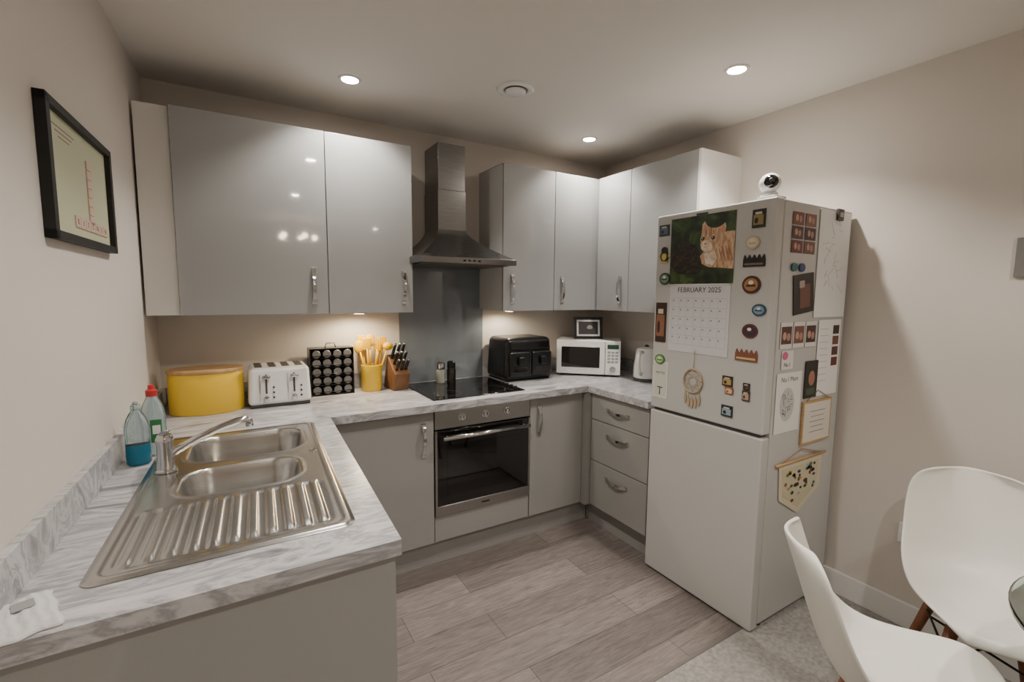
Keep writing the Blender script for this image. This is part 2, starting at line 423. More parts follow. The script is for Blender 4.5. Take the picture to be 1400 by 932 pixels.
# ------------------------------------------------------------------ fridge
FX0,FX1,FY0,FY1,FH=1.88,2.505,1.085,1.695,1.875
e=empty("fridge_freezer")
box("body",FX0+0.062,FX1,FY0+0.002,FY1-0.002,0.02,FH-0.004,fridge_m,e,0.006)
box("door_top",FX0,FX0+0.056,FY0,FY1,0.893,FH,fridge_m,e,0.008,3)
box("door_bottom",FX0,FX0+0.056,FY0,FY1,0.008,0.878,fridge_m,e,0.008,3)
box("gasket_top",FX0+0.055,FX0+0.063,FY0+0.012,FY1-0.012,0.90,FH-0.01,M("gasket",(140,138,134),0.6),e)
box("gasket_bottom",FX0+0.055,FX0+0.063,FY0+0.012,FY1-0.012,0.03,0.87,MATS["gasket"],e)
box("grip_recess",FX0+0.012,FX0+0.06,FY0+0.02,FY1-0.02,0.877,0.894,grey_d,e)
box("hinge_cover",FX0+0.02,FX0+0.10,FY0+0.02,FY0+0.10,FH-0.004,FH+0.012,white_pl,e,0.003)
for i,(x,y) in enumerate(((1.97,1.11),(1.97,1.66),(2.46,1.11),(2.46,1.66))):
    lathe("foot_%d"%i,[(0.018,0.0),(0.018,0.018)],grey_d,e,16,(x,y,0.0045 if y<1.12 else 0.0005))

e=empty("security_camera",(1.965,1.17,FH+0.012))
lathe("base",[(0.034,0.0),(0.036,0.006),(0.033,0.02),(0.024,0.028),(0.002,0.03)],white_pl,e)
ball("head",(0,0,0.062),0.043,white_pl,e)
ball("face",(-0.017,-0.013,0.064),0.030,blackglass,e,(1,1,1))
ball("lens",(-0.040,-0.027,0.068),0.008,grey_d,e)

def C(rgb): 
    return M("print_%d_%d_%d"%rgb,rgb,0.5)
e=empty("wall_calendar",mat=fmat((FX0-0.001,1.43,1.525),'-x'))
gm=noisemat("foliage_print",[(0.34,(14,20,10)),(0.47,(30,44,20)),(0.56,(50,72,32)),(0.68,(84,104,54))],9,(1,1,1),(0,0,0),0.4,4,0.6)
bkm=noisemat("bark_print",[(0.35,(12,10,9)),(0.5,(34,27,21)),(0.65,(74,58,44))],40,(1,2,1),(0,0,0.5),0.4,6,1.0)
fur=noisemat("fur_print",[(0.30,(150,108,76)),(0.45,(184,144,110)),(0.55,(202,168,136)),(0.68,(220,196,168))],22,(3.2,1,1),(0,0,0.35),0.5,3,0.4)
furl=noisemat("fur_light_print",[(0.34,(200,174,150)),(0.5,(220,202,182)),(0.66,(234,222,208))],30,(1,1,1),(0,0,0),0.5,4,0.8)
frect("photo_page",0,0.165,0.345,0.315,0,0.002,gm,e)
prism("bark",[(-0.17,0.10),(-0.12,0.055),(-0.02,0.05),(0.03,0.085),(0.0,0.15),(-0.03,0.19),(-0.09,0.205),(-0.15,0.19)],0.002,0.0022,bkm,e)
prism("kitten_body",[(0.0,0.135),(0.012,0.098),(0.05,0.082),(0.11,0.078),(0.1725,0.07),(0.1725,0.235),(0.13,0.235),(0.08,0.20),(0.03,0.165)],0.0026,0.0029,fur,e)
prism("kitten_chest",[(0.02,0.14),(0.03,0.10),(0.07,0.09),(0.09,0.12),(0.075,0.16),(0.04,0.165)],0.0030,0.0033,furl,e)
prism("kitten_head",[(0.0,0.19),(0.004,0.168),(0.022,0.152),(0.05,0.148),(0.085,0.155),(0.11,0.175),(0.122,0.205),(0.128,0.258),(0.124,0.275),(0.103,0.262),(0.085,0.256),(0.055,0.258),(0.032,0.27),(0.018,0.292),(0.006,0.278),(0.004,0.24),(-0.002,0.215)],0.0034,0.0037,fur,e)
prism("kitten_ear_inner_a",[(0.010,0.245),(0.018,0.279),(0.03,0.256)],0.0038,0.0040,C((196,140,124)),e)
prism("kitten_ear_inner_b",[(0.096,0.245),(0.119,0.264),(0.115,0.228)],0.0038,0.0040,C((196,140,124)),e)
prism("kitten_muzzle",[(0.0,0.188),(0.006,0.168),(0.022,0.155),(0.05,0.152),(0.066,0.17),(0.058,0.19),(0.036,0.205),(0.012,0.202)],0.0038,0.0041,furl,e)
for nm,x in (("a",0.012),("b",0.066)):
    fell("kitten_eye_"+nm,x,0.213,0.010,0.008,0.0042,0.0002,C((34,50,54)),e,14,0.2); fell("kitten_glint_"+nm,x-0.003,0.215,0.0024,0.0024,0.0045,0.0001,C((220,224,220)),e,8)
fell("kitten_nose",0.026,0.189,0.006,0.0042,0.0042,0.0002,C((176,104,96)),e,10)
frect("kitten_mouth",0.027,0.175,0.014,0.0016,0.0042,0.0002,C((110,70,60)),e,0.2)
for i in range(4):
    frect("kitten_brow_stripe_%d"%i,0.03+0.012*i,0.24,0.003,0.022,0.0038,0.0002,C((140,94,64)),e,0.25-0.15*i)
    frect("kitten_body_stripe_%d"%i,0.105+0.017*i,0.14,0.004,0.07,0.0030,0.0002,C((150,104,72)),e,0.35)
frect("month_page",0.0,-0.16,0.33,0.325,0,0.0015,C((204,203,206)),e)
text("month_title","FEBRUARY 2025",0.0,-0.022,0.034,0.002,C((60,58,60)),e)
for r in range(6):
    frect("rule_%d"%r,0,-0.06-0.045*r,0.30,0.0014,0.0015,0.0003,C((168,164,170)),e)
for c_ in range(8):
    frect("col_%d"%c_,-0.15+0.3/7*c_,-0.1725,0.0012,0.225,0.0015,0.0003,C((178,174,180)),e)
for r in range(5):
    for c_ in range(7):
        frect("num_%d_%d"%(r,c_),-0.14+0.3/7*c_,-0.072-0.045*r,0.007,0.007,0.0015,0.0003,C((130,126,132)),e)
tube("wire_binding",[(-0.16,0.004,0.003),(0.16,0.004,0.003)],0.003,C((226,226,226)),e,8)
frect("hanger",0.0,0.328,0.06,0.008,0,0.003,black,e)

e=empty("fridge_magnets",mat=fmat((FX0-0.0005,0,0),'-x'))
def mg(i,Y,z,kind,w,h,c1,c2):
    x=-Y
    n="magnet_%d"%i
    if kind=='r':
        frect(n,x,z,w,h,0,0.006,C(c1),e,bevel=0.001); frect(n+"_art",x,z-h*0.08,w*0.78,h*0.55,0.006,0.001,C(c2),e); frect(n+"_art2",x,z+h*0.28,w*0.5,h*0.12,0.006,0.0015,C((200,190,170)),e)
        fell(n+"_art3",x-w*0.15,z-h*0.12,w*0.14,h*0.16,0.0072,0.0006,C(c1),e,12)
    elif kind=='o':
        fell(n,x,z,w/2,h/2,0,0.007,C(c1),e); fell(n+"_art",x,z,w*0.38,h*0.36,0.007,0.001,C(c2),e); frect(n+"_art2",x,z-h*0.05,w*0.5,h*0.12,0.008,0.001,C(c1),e); fell(n+"_art3",x,z+h*0.12,w*0.14,h*0.12,0.008,0.001,C((226,214,190)),e,12)
    elif kind=='s':
        fell(n,x,z-h*0.1,w*0.36,h*0.32,0,0.007,C(c1),e); fell(n+"_head",x,z+h*0.25,w*0.26,h*0.2,0,0.008,C(c1),e); fell(n+"_belly",x,z-h*0.12,w*0.22,h*0.22,0.007,0.001,C(c2),e)
        prism(n+"_wing_a",[(x-w*0.3,z+h*0.05),(x-w*0.55,z-h*0.1),(x-w*0.28,z-h*0.2)],0,0.006,C(c2),e); prism(n+"_wing_b",[(x+w*0.3,z+h*0.05),(x+w*0.55,z-h*0.1),(x+w*0.28,z-h*0.2)],0,0.006,C(c2),e)
        frect(n+"_feet",x,z-h*0.44,w*0.6,h*0.09,0,0.008,C(c2),e)
    elif kind=='k':
        pts=[(x-w/2,z-h/2),(x+w/2,z-h/2),(x+w/2,z+h*0.1)]
        for k in range(9):
            pts.append((x+w/2-w*(k+0.5)/9,z+h/2 if k%2==0 else z+h*0.12))
        pts.append((x-w/2,z+h*0.1)); prism(n,pts,0,0.006,C(c1),e); frect(n+"_art",x,z-h*0.28,w*0.85,h*0.16,0.006,0.001,C(c2),e)
L=[(1.645,1.80,'r',.06,.055,(40,48,56),(90,104,124)),(1.638,1.68,'s',.07,.085,(40,36,30),(196,174,96)),(1.63,1.56,'o',.065,.06,(34,60,64),(116,138,108)),
(1.645,1.34,'r',.065,.20,(56,38,30),(140,96,70)),(1.64,1.15,'o',.06,.05,(60,120,60),(166,190,130)),
(1.255,1.10,'r',.05,.045,(60,42,32),(170,148,90)),(1.245,1.058,'r',.04,.03,(150,76,66),(206,184,134)),(1.165,1.09,'r',.03,.03,(34,30,30),(84,66,56)),(1.165,1.05,'r',.035,.045,(72,58,52),(180,150,134)),(1.25,.965,'r',.055,.05,(30,46,60),(140,156,158)),
(1.155,1.797,'r',.055,.075,(36,34,30),(140,124,80)),(1.175,1.70,'o',.06,.058,(186,172,146),(214,204,184)),(1.165,1.625,'k',.095,.05,(24,22,22),(120,100,92)),
(1.17,1.525,'o',.08,.075,(76,42,36),(160,118,76)),(1.13,1.42,'o',.06,.05,(40,70,98),(120,152,166)),(1.165,1.33,'o',.068,.06,(92,40,48),(52,48,60)),(1.175,1.225,'k',.10,.05,(126,76,60),(200,180,120))]
for i,a in enumerate(L): mg(i,*a)
frect("tag_card",-1.635,1.045,0.095,0.19,0,0.002,C((214,211,202)),e)
frect("tag_border",-1.635,1.045,0.08,0.17,0.002,0.0003,C((200,199,188)),e)
text("tag_letter","T",-1.635,0.985,0.06,0.0025,C((50,60,60)),e)
text("tag_label","NOTES",-1.635,1.08,0.018,0.0025,C((80,110,90)),e)

def dream(name,loc,facing,r,colr,tails):
    e=empty(name,mat=fmat(loc,facing))
    pts=[(r*math.cos(2*math.pi*i/24),r*1.1*math.sin(2*math.pi*i/24),0.006) for i in range(25)]
    tube("hoop",pts,0.004,colr,e,8)
    for k in range(8):
        a=2*math.pi*k/8; b_=a+2*math.pi*3/8
        tube("web_%d"%k,[(r*math.cos(a),r*1.1*math.sin(a),0.006),(r*math.cos(b_),r*1.1*math.sin(b_),0.006)],0.0012,colr,e,5)
    tube("loop",[(0,r*1.1,0.006),(0.004,r*1.1+0.05,0.006),(0,r*1.1+0.085,0.006)],0.0015,colr,e,6)
    fell("hook",0,r*1.1+0.088,0.008,0.008,0,0.006,C((200,196,184)),e,12)
    for k in range(tails):
        x=(-0.5+k/(tails-1))*r*1.5
        y0=-math.sqrt(max(0,1-(x/r)**2))*r*1.1
        tube("cord_%d"%k,[(x,y0,0.006),(x,y0-0.03,0.006)],0.0012,colr,e,5)
        fell("feather_%d"%k,x,y0-0.05,0.007,0.026,0.004,0.002,colr,e,14)
dream("dreamcatcher",(FX0-0.001,1.435,1.07),'-x',0.052,C((176,154,122)),5)

e=empty("fridge_photo_prints",mat=fmat((0,FY0-0.0005,0),'-y'))
def pr(n,x0,x1,z0,z1,c,k=0.001,off=0.0): frect(n,(x0+x1)/2,(z0+z1)/2,x1-x0,z1-z0,off,k,C(c),e)
reds=[(104,50,44),(86,52,46),(118,76,66),(70,46,42),(128,88,76)]
for s in range(2):
    for r in range(3):
        x0=2.0+s*0.10; z0=1.66+r*0.058
        pr("strip_%d_%d"%(s,r),x0,x0+0.085,z0,z0+0.052,reds[(s*2+r)%5])
        fell("strip_face_%d_%d"%(s,r),x0+0.03,z0+0.028,0.011,0.014,0.001,0.0006,C((186,148,130)),e,12)
        fell("strip_faceb_%d_%d"%(s,r),x0+0.056,z0+0.024,0.011,0.014,0.001,0.0006,C((170,130,114)),e,12)
pr("drawing_paper",2.215,2.485,1.385,1.86,(232,232,231),0.002)
for i in range(26):
    frect("sketch_%d"%i,random.uniform(2.27,2.43),random.uniform(1.5,1.82),random.uniform(0.02,0.07),0.0016,0.002,0.0004,C((160,160,166)),e,random.uniform(-1.5,1.5))
frect("paper_clip",2.37,1.845,0.05,0.05,0.002,0.01,C((50,46,44)),e); frect("paper_clip_art",2.37,1.845,0.03,0.02,0.012,0.002,C((180,172,156)),e)
fell("round_magnet_a",2.03,1.60,0.022,0.018,0,0.006,C((60,104,104)),e); fell("round_magnet_b",2.09,1.60,0.022,0.018,0,0.006,C((50,66,110)),e)
frect("dark_photo",2.12,1.49,0.16,0.17,0,0.003,C((44,34,34)),e,0.12)
frect("dark_photo_art",2.13,1.48,0.08,0.10,0.003,0.0005,C((108,70,58)),e,0.12); frect("dark_photo_art2",2.10,1.53,0.04,0.03,0.003,0.0006,C((166,150,142)),e,0.12)
for s in range(3):
    x0=1.965+s*0.098
    pr("row_print_%d"%s,x0,x0+0.09,1.255,1.368,(216,213,208)); pr("row_photo_%d"%s,x0+0.006,x0+0.084,1.275,1.35,reds[(s+1)%5],0.0005,0.001)
    fell("row_face_%d"%s,x0+0.03,1.31,0.014,0.017,0.0015,0.0004,C((184,146,128)),e,12); fell("row_faceb_%d"%s,x0+0.06,1.305,0.014,0.017,0.0015,0.0004,C((168,130,112)),e,12)
pr("white_note",2.27,2.47,1.02,1.372,(232,231,229),0.0015)
for i in range(9): frect("note_line_%d"%i,2.325,1.33-0.03*i,0.07,0.002,0.0015,0.0003,C((160,158,160)),e)
for s in range(4):
    pr("note_photo_%d"%s,2.40,2.455,1.155+0.05*s,1.195+0.05*s,reds[s],0.0005,0.0015)
pr("small_note",1.985,2.075,1.165,1.245,(218,214,208)); fell("small_note_badge",2.01,1.225,0.02,0.017,0.001,0.002,C((196,96,130)),e)
text("small_note_text","No.1",2.03,1.185,0.026,0.0015,C((90,80,80)),e)
pr("mum_note",1.96,2.155,0.885,1.15,(222,220,215))
fell("heart_motif",2.05,1.01,0.055,0.075,0.001,0.0006,C((186,185,184)),e)
text("mum_note_text","No.1 Mum",2.06,1.12,0.03,0.0012,C((90,86,86)),e)
for i in range(22):
    frect("heart_line_%d"%i,2.05+random.uniform(-.035,.035),1.01+random.uniform(-.05,.05),0.022,0.003,0.0018,0.0003,C((120,120,122)),e,random.uniform(-1.5,1.5))
pr("dark_card",2.18,2.285,1.02,1.19,(40,34,32),0.002,0.0016); fell("dark_card_face",2.235,1.11,0.026,0.034,0.0036,0.0005,C((160,112,92)),e); frect("dark_card_base",2.23,1.05,0.07,0.03,0.0036,0.0006,C((60,78,60)),e)
e=empty("hanging_plaque",mat=fmat((2.30,FY0-0.0005,0.905),'-y'))
frect("plaque_frame",0,0,0.25,0.20,0,0.008,wood_l,e); frect("plaque_paper",0,0,0.23,0.18,0.008,0.001,C((212,207,196)),e)
for i in range(5): frect("plaque_line_%d"%i,0,0.05-0.024*i,0.13-0.02*(i%2),0.003,0.009,0.0004,C((140,124,114)),e)
tube("plaque_cord",[(-0.11,0.095,0.0055),(0,0.145,0.0055),(0.11,0.095,0.0055)],0.0015,C((120,90,60)),e,6)
e=empty("pennant_banner",mat=fmat((2.19,FY0-0.0005,0.62),'-y'))
prism("cloth",[(-0.17,0.12),(0.19,0.12),(0.18,-0.045),(0.0,-0.135),(-0.155,-0.045)],0.001,0.004,C((208,198,174)),e)
prism("cloth_inner",[(-0.145,0.095),(0.165,0.095),(0.155,-0.03),(0.0,-0.105),(-0.13,-0.03)],0.004,0.005,C((196,188,160)),e)
tube("rod",[(-0.2,0.122,0.007),(0.21,0.122,0.007)],0.006,wood_l,e,10)
tube("cord",[(-0.18,0.122,0.007),(0.0,0.17,0.007),(0.19,0.122,0.007)],0.002,C((150,110,70)),e,6)
pc=[(40,60,50),(176,144,64),(112,46,44),(54,70,100),(60,60,60),(166,166,158),(90,114,66),(134,92,60)]
for i in range(44):
    x=random.uniform(-0.12,0.14); y=random.uniform(-0.07,0.085)
    if y<-0.03 and abs(x)>0.07: continue
    fell("pin_%d"%i,x,y,random.uniform(0.007,0.013),random.uniform(0.006,0.010),0.005,0.002,C(random.choice(pc)),e,10)

# ------------------------------------------------------------------ left wall poster
yc=1.795; px=sh(XL,yc)[0]
e=empty("picture_frame",mat=fmat((px+0.001,yc,1.77),'+x'))
W,H=0.555,0.335
for n,a in (("rail_top",(0,H/2-0.01,W,0.02)),("rail_bottom",(0,-H/2+0.01,W,0.02)),("rail_a",(-W/2+0.012,0,0.024,H)),("rail_b",(W/2-0.012,0,0.024,H))):
    frect(n,a[0],a[1],a[2],a[3],0,0.022,blackmat,e)
frect("print",0,0,W-0.03,H-0.02,0,0.008,M("poster_paper",(192,194,164),0.6),e)
tile=C((206,180,164)); tl=C((140,112,100))
for i in range(7):
    frect("tile_v_%d"%i,0.065,-0.085+0.026*i,0.04,0.024,0.008,0.003,tile,e)
for i in range(7):
    frect("tile_h_%d"%i,-0.065+0.043*i,-0.105,0.040,0.03,0.008,0.003,tile,e)
    text("tile_letter_%d"%i,"KITCHEN"[i],-0.065+0.043*i,-0.105,0.022,0.0113,tl,e)
for i in range(3): frect("poster_text_%d"%i,-0.12,0.118-0.012*i,0.16-0.04*i,0.003,0.008,0.0004,tl,e)

# ------------------------------------------------------------------ worktop objects
T=TOP+0.0005
e=empty("bread_bin",(-0.122,2.61,T))
lathe("tin",[(0.148,0),(0.152,0.006),(0.152,0.185),(0.148,0.19)],yellow,e,48,(0,0,0),1,0.68)
lathe("wood_lid",[(0.155,0.19),(0.157,0.193),(0.157,0.203),(0.153,0.207),(0.002,0.208)],wood_l,e,48,(0,0,0),1,0.68)
e=empty("toaster",(0.186,2.645,T))
def tbox(name,w,d,h,mat,e,bev,tap=0.0,z0=0.0,c=(0,0)):
    v=[(c[0]+sx*w/2,c[1]+sy*d/2,z0) for sx,sy in ((-1,-1),(1,-1),(1,1),(-1,1))]+[(c[0]+sx*(w/2-tap),c[1]+sy*(d/2-tap),z0+h) for sx,sy in ((-1,-1),(1,-1),(1,1),(-1,1))]
    return mk(name,v,BF,mat,e,bev,seg=4)
tbox("shell",0.285,0.225,0.185,white_pl,e,0.022,0.008,0.012)
tbox("foot_band",0.27,0.21,0.014,grey_d,e,0.003)
for i in range(4):
    x=-0.092+0.061*i
    box("slot_%d"%i,x-0.015,x+0.015,-0.07,0.085,0.1965,0.1985,black,e)
    box("slot_rim_%d"%i,x-0.019,x+0.019,-0.074,0.089,0.1955,0.1972,chrome,e,0.001)
for i,x in enumerate((-0.062,0.062)):
    box("lever_slot_%d"%i,x-0.004,x+0.004,-0.112,-0.108,0.07,0.165,grey_d,e)
    box("lever_%d"%i,x-0.018,x+0.018,-0.132,-0.108,0.145,0.162,chrome,e,0.004)
    lathe("dial_%d"%i,[(0.015,0),(0.014,0.012),(0.001,0.013)],chrome,e,20,(x,-0.112,0.045),axis='y')
    for k in range(3): lathe("btn_%d_%d"%(i,k),[(0.005,0),(0.005,0.004),(0.001,0.004)],grey_d,e,12,(x+0.032,-0.111,0.05+0.025*k),axis='y')
    box("accent_%d"%i,x-0.03,x-0.026,-0.1125,-0.110,0.03,0.165,chrome,e)
e=empty("spice_rack",(0.458,2.735,T))
box("frame_l",-0.115,-0.109,-0.05,0.05,0,0.26,black,e); box("frame_r",0.109,0.115,-0.05,0.05,0,0.26,black,e)
box("frame_back",-0.11,0.11,0.045,0.05,0,0.26,blackmat,e)
lidm=M("jar_lid",(110,109,108),0.4,metal=0.3); jarm=M("jar_body",(74,54,38),0.3)
for r in range(5):
    z=0.012+0.05*r
    box("shelf_%d"%r,-0.112,0.112,-0.052,0.045,z-0.006,z-0.003,black,e)
    tube("rail_%d"%r,[(-0.112,-0.053,z+0.008),(0.112,-0.053,z+0.008)],0.002,black,e,6)
    for k in range(4):
        x=-0.081+0.054*k
        lathe("jar_%d_%d"%(r,k),[(0.020,-0.04),(0.020,0.035)],jarm,e,16,(x,0.0,z+0.018),axis='y')
        lathe("lid_%d_%d"%(r,k),[(0.0215,0.035),(0.0215,0.05),(0.019,0.052),(0.001,0.052)],lidm,e,20,(x,0.0,z+0.018),axis='y')
tube("top_handle",[(-0.03,0,0.255),(-0.02,0,0.285),(0.02,0,0.285),(0.03,0,0.255)],0.003,black,e,8)
box("top_bar",-0.115,0.115,-0.05,0.05,0.256,0.261,black,e)
e=empty("utensil_pot",(0.678,2.72,T))
lathe("pot",[(0.055,0),(0.058,0.004),(0.058,0.15),(0.054,0.151),(0.053,0.02),(0.001,0.02)],yellow,e,36)
heads=[(-0.06,0.01,0.29,'spoon'),(-0.03,-0.03,0.31,'spat'),(0.0,0.02,0.325,'spoon'),(0.03,-0.02,0.30,'fork'),(0.065,0.0,0.31,'spat'),(0.05,0.03,0.285,'spoon'),(-0.045,0.035,0.32,'spat'),(0.085,-0.02,0.29,'ladle')]
for i,(x,y,z,k) in enumerate(heads):
    tube("handle_%d"%i,[(x*0.3,y*0.3,0.03),(x*0.75,y*0.75,0.16),(x,y,z-0.06)],[0.006,0.006,0.005],yellow_s,e,8)
    if k=='spoon': ball("head_%d"%i,(x*1.1,y,z-0.035),0.028,yellow_s,e,(1,0.3,1.35))
    elif k=='ladle': ball("head_%d"%i,(x*1.1,y,z-0.035),0.030,yellow_s,e,(1,0.8,0.8))
    elif k=='spat': box("head_%d"%i,x-0.024,x+0.024,y-0.004,y+0.004,z-0.07,z,yellow_s,e,0.004)
    else:
        for t in range(4): box("tine_%d_%d"%(i,t),x-0.022+0.012*t,x-0.015+0.012*t,y-0.003,y+0.003,z-0.05,z,yellow_s,e,0.002)
        box("head_%d"%i,x-0.022,x+0.022,y-0.003,y+0.003,z-0.07,z-0.045,yellow_s,e,0.003)
e=empty("knife_block",(0.818,2.70,T),0.12)
v=[(-0.047,-0.07,0),(0.047,-0.07,0),(0.047,0.075,0),(-0.047,0.075,0),(-0.047,-0.095,0.10),(0.047,-0.095,0.10),(0.047,0.02,0.205),(-0.047,0.02,0.205)]
mk("block",v,BF,blockwood,e,0.004)
out=Vector((0,-0.55,0.83))
for r in range(3):
    for k in range(3):
        x=-0.028+0.028*k; t=0.2+0.3*r
        p=Vector((x,-0.095+0.115*t,0.10+0.105*t)); q=p+out*(0.075+0.015*r)
        tube("knife_handle_%d_%d"%(r,k),[p,p+out*0.02,q],[0.008,0.0095,0.0085],black,e,8)
        ball("rivet_%d_%d"%(r,k),tuple(q),0.0075,chrome,e)
for i,(x,cm) in enumerate(((1.105,M("salt",(220,216,208),0.5)),(1.178,M("pepper",(50,40,34),0.6)))):
    e=empty("salt_grinder" if i==0 else "pepper_grinder",(x,2.71,TOP+0.007))
    lathe("jar",[(0.026,0),(0.027,0.004),(0.026,0.07),(0.022,0.085)],cm,e,24)
    lathe("glass_sleeve",[(0.0285,0.001),(0.0285,0.075),(0.024,0.088)],glass,e,24)
    lathe("cap",[(0.026,0.088),(0.027,0.095),(0.026,0.125),(0.02,0.132),(0.001,0.133)],chrome if i==0 else black,e,24)
e=empty("air_fryer",(1.66,2.665,T),-0.02)
tbox("shell",0.37,0.29,0.275,black,e,0.035,0.012,0.008)
tbox("foot",0.33,0.25,0.01,blackmat,e,0.003)
box("top_panel",-0.15,0.15,-0.147,-0.130,0.205,0.262,blackglass,e,0.008)
for i,x in enumerate((-0.083,0.083)):
    box("drawer_%d"%i,x-0.077,x+0.077,-0.160,-0.12,0.035,0.195,M("drawer_black",(20,20,22),0.25),e,0.014,3)
    box("drawer_handle_%d"%i,x-0.022,x+0.022,-0.185,-0.155,0.11,0.165,black,e,0.01,3)
    box("drawer_window_%d"%i,x-0.05,x+0.05,-0.1615,-0.159,0.06,0.10,blackglass,e,0.001)
box("seam",-0.002,0.002,-0.148,-0.14,0.03,0.2,grey_d,e)
ang=math.radians(-43)
e=empty("microwave",(2.195,2.57,T),ang)
mw,mdp,mh=0.44,0.28,0.25
box("body",-mw/2,mw/2,-mdp/2+0.02,mdp/2,0.012,mh,white_pl,e,0.006)
box("door",-mw/2,mw/2-0.105,-mdp/2,-mdp/2+0.022,0.014,mh,white_pl,e,0.005)
box("door_window",-mw/2+0.035,mw/2-0.14,-mdp/2-0.002,-mdp/2+0.004,0.06,mh-0.045,blackglass,e,0.006)
box("control_panel",mw/2-0.102,mw/2,-mdp/2,-mdp/2+0.022,0.014,mh,white_pl,e,0.005)
box("display",mw/2-0.09,mw/2-0.014,-mdp/2-0.002,-mdp/2+0.002,mh-0.055,mh-0.025,M("display",(30,40,34),0.2,emit=(60,160,110),es=0.1),e)
gb=M("button_grey",(150,150,150),0.4)
for r in range(4):
    for k in range(3):
        box("button_%d_%d"%(r,k),mw/2-0.088+0.026*k,mw/2-0.068+0.026*k,-mdp/2-0.002,-mdp/2+0.002,mh-0.085-0.022*r,mh-0.071-0.022*r,gb,e,0.001)
lathe("dial",[(0.022,0),(0.02,0.014),(0.001,0.015)],chrome,e,24,(mw/2-0.052,-mdp/2,0.055),axis='y')
for i,(x,y) in enumerate(((-.18,-.1),(.18,-.1),(.18,.1),(-.18,.1))): lathe("foot_%d"%i,[(0.014,0),(0.014,0.013)],grey_d,e,12,(x,y,0))
e=empty("photo_frame",(2.18,2.57,T+mh+0.001),ang+0.25)
def tilt(name,w,h,y,th,mat,z0=0.0,k=0.18):
    y=y+z0*k
    v=[(-w/2,y,z0),(w/2,y,z0),(w/2,y+th,z0),(-w/2,y+th,z0),(-w/2,y+h*k,z0+h),(w/2,y+h*k,z0+h),(w/2,y+th+h*k,z0+h),(-w/2,y+th+h*k,z0+h)]
    return mk(name,v,BF,mat,e)
tilt("frame",0.205,0.155,-0.02,0.012,black)
tilt("mat_board",0.165,0.115,-0.021,0.002,C((214,214,212)),0.02)
tilt("photo",0.14,0.09,-0.022,0.002,C((52,50,50)),0.032)
ball("photo_face",(0.01,-0.0225+0.078*0.18,0.078),0.02,C((150,146,144)),e,(1,0.05,1))
box("strut",-0.01,0.01,0.015,0.05,0,0.004,black,e)
e=empty("kettle",(2.345,2.165,T),math.radians(200))
lathe("base",[(0.082,0),(0.082,0.014),(0.075,0.02)],grey_d,e,36)
lathe("jug",[(0.078,0.021),(0.082,0.03),(0.079,0.10),(0.068,0.19),(0.064,0.205),(0.058,0.215),(0.02,0.225),(0.001,0.226)],white_pl,e,36)
lathe("lid_knob",[(0.012,0.224),(0.014,0.236),(0.001,0.24)],grey_d,e,16)
tube("handle",[(0.065,0,0.195),(0.10,0,0.20),(0.122,0,0.18),(0.124,0,0.12),(0.11,0,0.07),(0.082,0,0.05)],0.011,white_pl,e,12)
mk("spout",[(-0.055,-0.022,0.165),(-0.055,0.022,0.165),(-0.062,0.03,0.205),(-0.062,-0.03,0.205),(-0.095,-0.006,0.20),(-0.095,0.006,0.20)],[(0,1,5,4),(1,2,5),(0,4,3),(3,4,5,2),(0,3,2,1)],white_pl,e,0.004)
box("water_gauge",-0.008,0.008,-0.0805,-0.075,0.05,0.15,grey_d,e,0.002)
clr=M("bottle_clear",(205,225,228),0.08,trans=0.9,ior=1.3); blue=M("soap_blue",(50,130,160),0.12,trans=0.45,ior=1.33)
bx,by=sh(-0.275,1.90)
e=empty("dish_soap_bottle",(bx,by,T))
lathe("liquid",[(0.028,0),(0.033,0.006),(0.034,0.03),(0.033,0.068)],blue,e,28,(0,0,0),1,0.72)
lathe("shell",[(0.033,0.068),(0.034,0.12),(0.028,0.15),(0.020,0.168),(0.013,0.178),(0.012,0.185)],clr,e,28,(0,0,0),1,0.72)
lathe("cap",[(0.014,0.183),(0.014,0.196),(0.008,0.200),(0.007,0.208),(0.001,0.209)],clr,e,20)
bx,by=sh(-0.245,1.985)
e=empty("dish_soap_bottle",(bx,by,T)); e.name="dish_soap_bottle.001"
lathe("shell",[(0.03,0),(0.036,0.006),(0.036,0.13),(0.031,0.17),(0.018,0.20),(0.014,0.212)],clr,e,28,(0,0,0),1,0.72)
box("label",-0.006,0.026,-0.030,-0.0265,0.05,0.13,M("label_green",(50,118,70),0.4),e,0.002)
box("label_white",0.0,0.022,-0.0315,-0.0295,0.08,0.11,paper,e,0.001)
lathe("cap",[(0.017,0.208),(0.017,0.228),(0.010,0.232),(0.009,0.246),(0.001,0.247)],M("cap_red",(180,40,44),0.35),e,20)
e=empty("dish_cloth",(-0.335,1.082,T),0.35)
v=[];f=[];N=22
for j in range(N+1):
    for i in range(N+1):
        a=i/N-0.5;b_=j/N-0.5
        ed=min(0.5-abs(a),0.5-abs(b_))*2
        z=0.002+0.012*ss(ed*4)*(0.8+0.2*math.sin(a*9+b_*7)*math.cos(b_*8-a*5))+0.0015*math.sin(a*31+2)*ss(ed*4)
        v.append((a*0.085+0.002*math.sin(b_*14),b_*0.14+0.003*math.sin(a*11),max(0.001,z)))
for j in range(N):
    for i in range(N):
        a=j*(N+1)+i; f.append((a,a+1,a+N+2,a+N+1))
o=mk("cloth",v,f,M("cloth_white",(206,206,205),0.8,bump=0.2,bscale=200),e,smooth=True)
s=o.modifiers.new("s",'SOLIDIFY'); s.thickness=0.002
frect("pattern",0.0,0.02,0.03,0.03,0.0135,0.0012,gb,e)

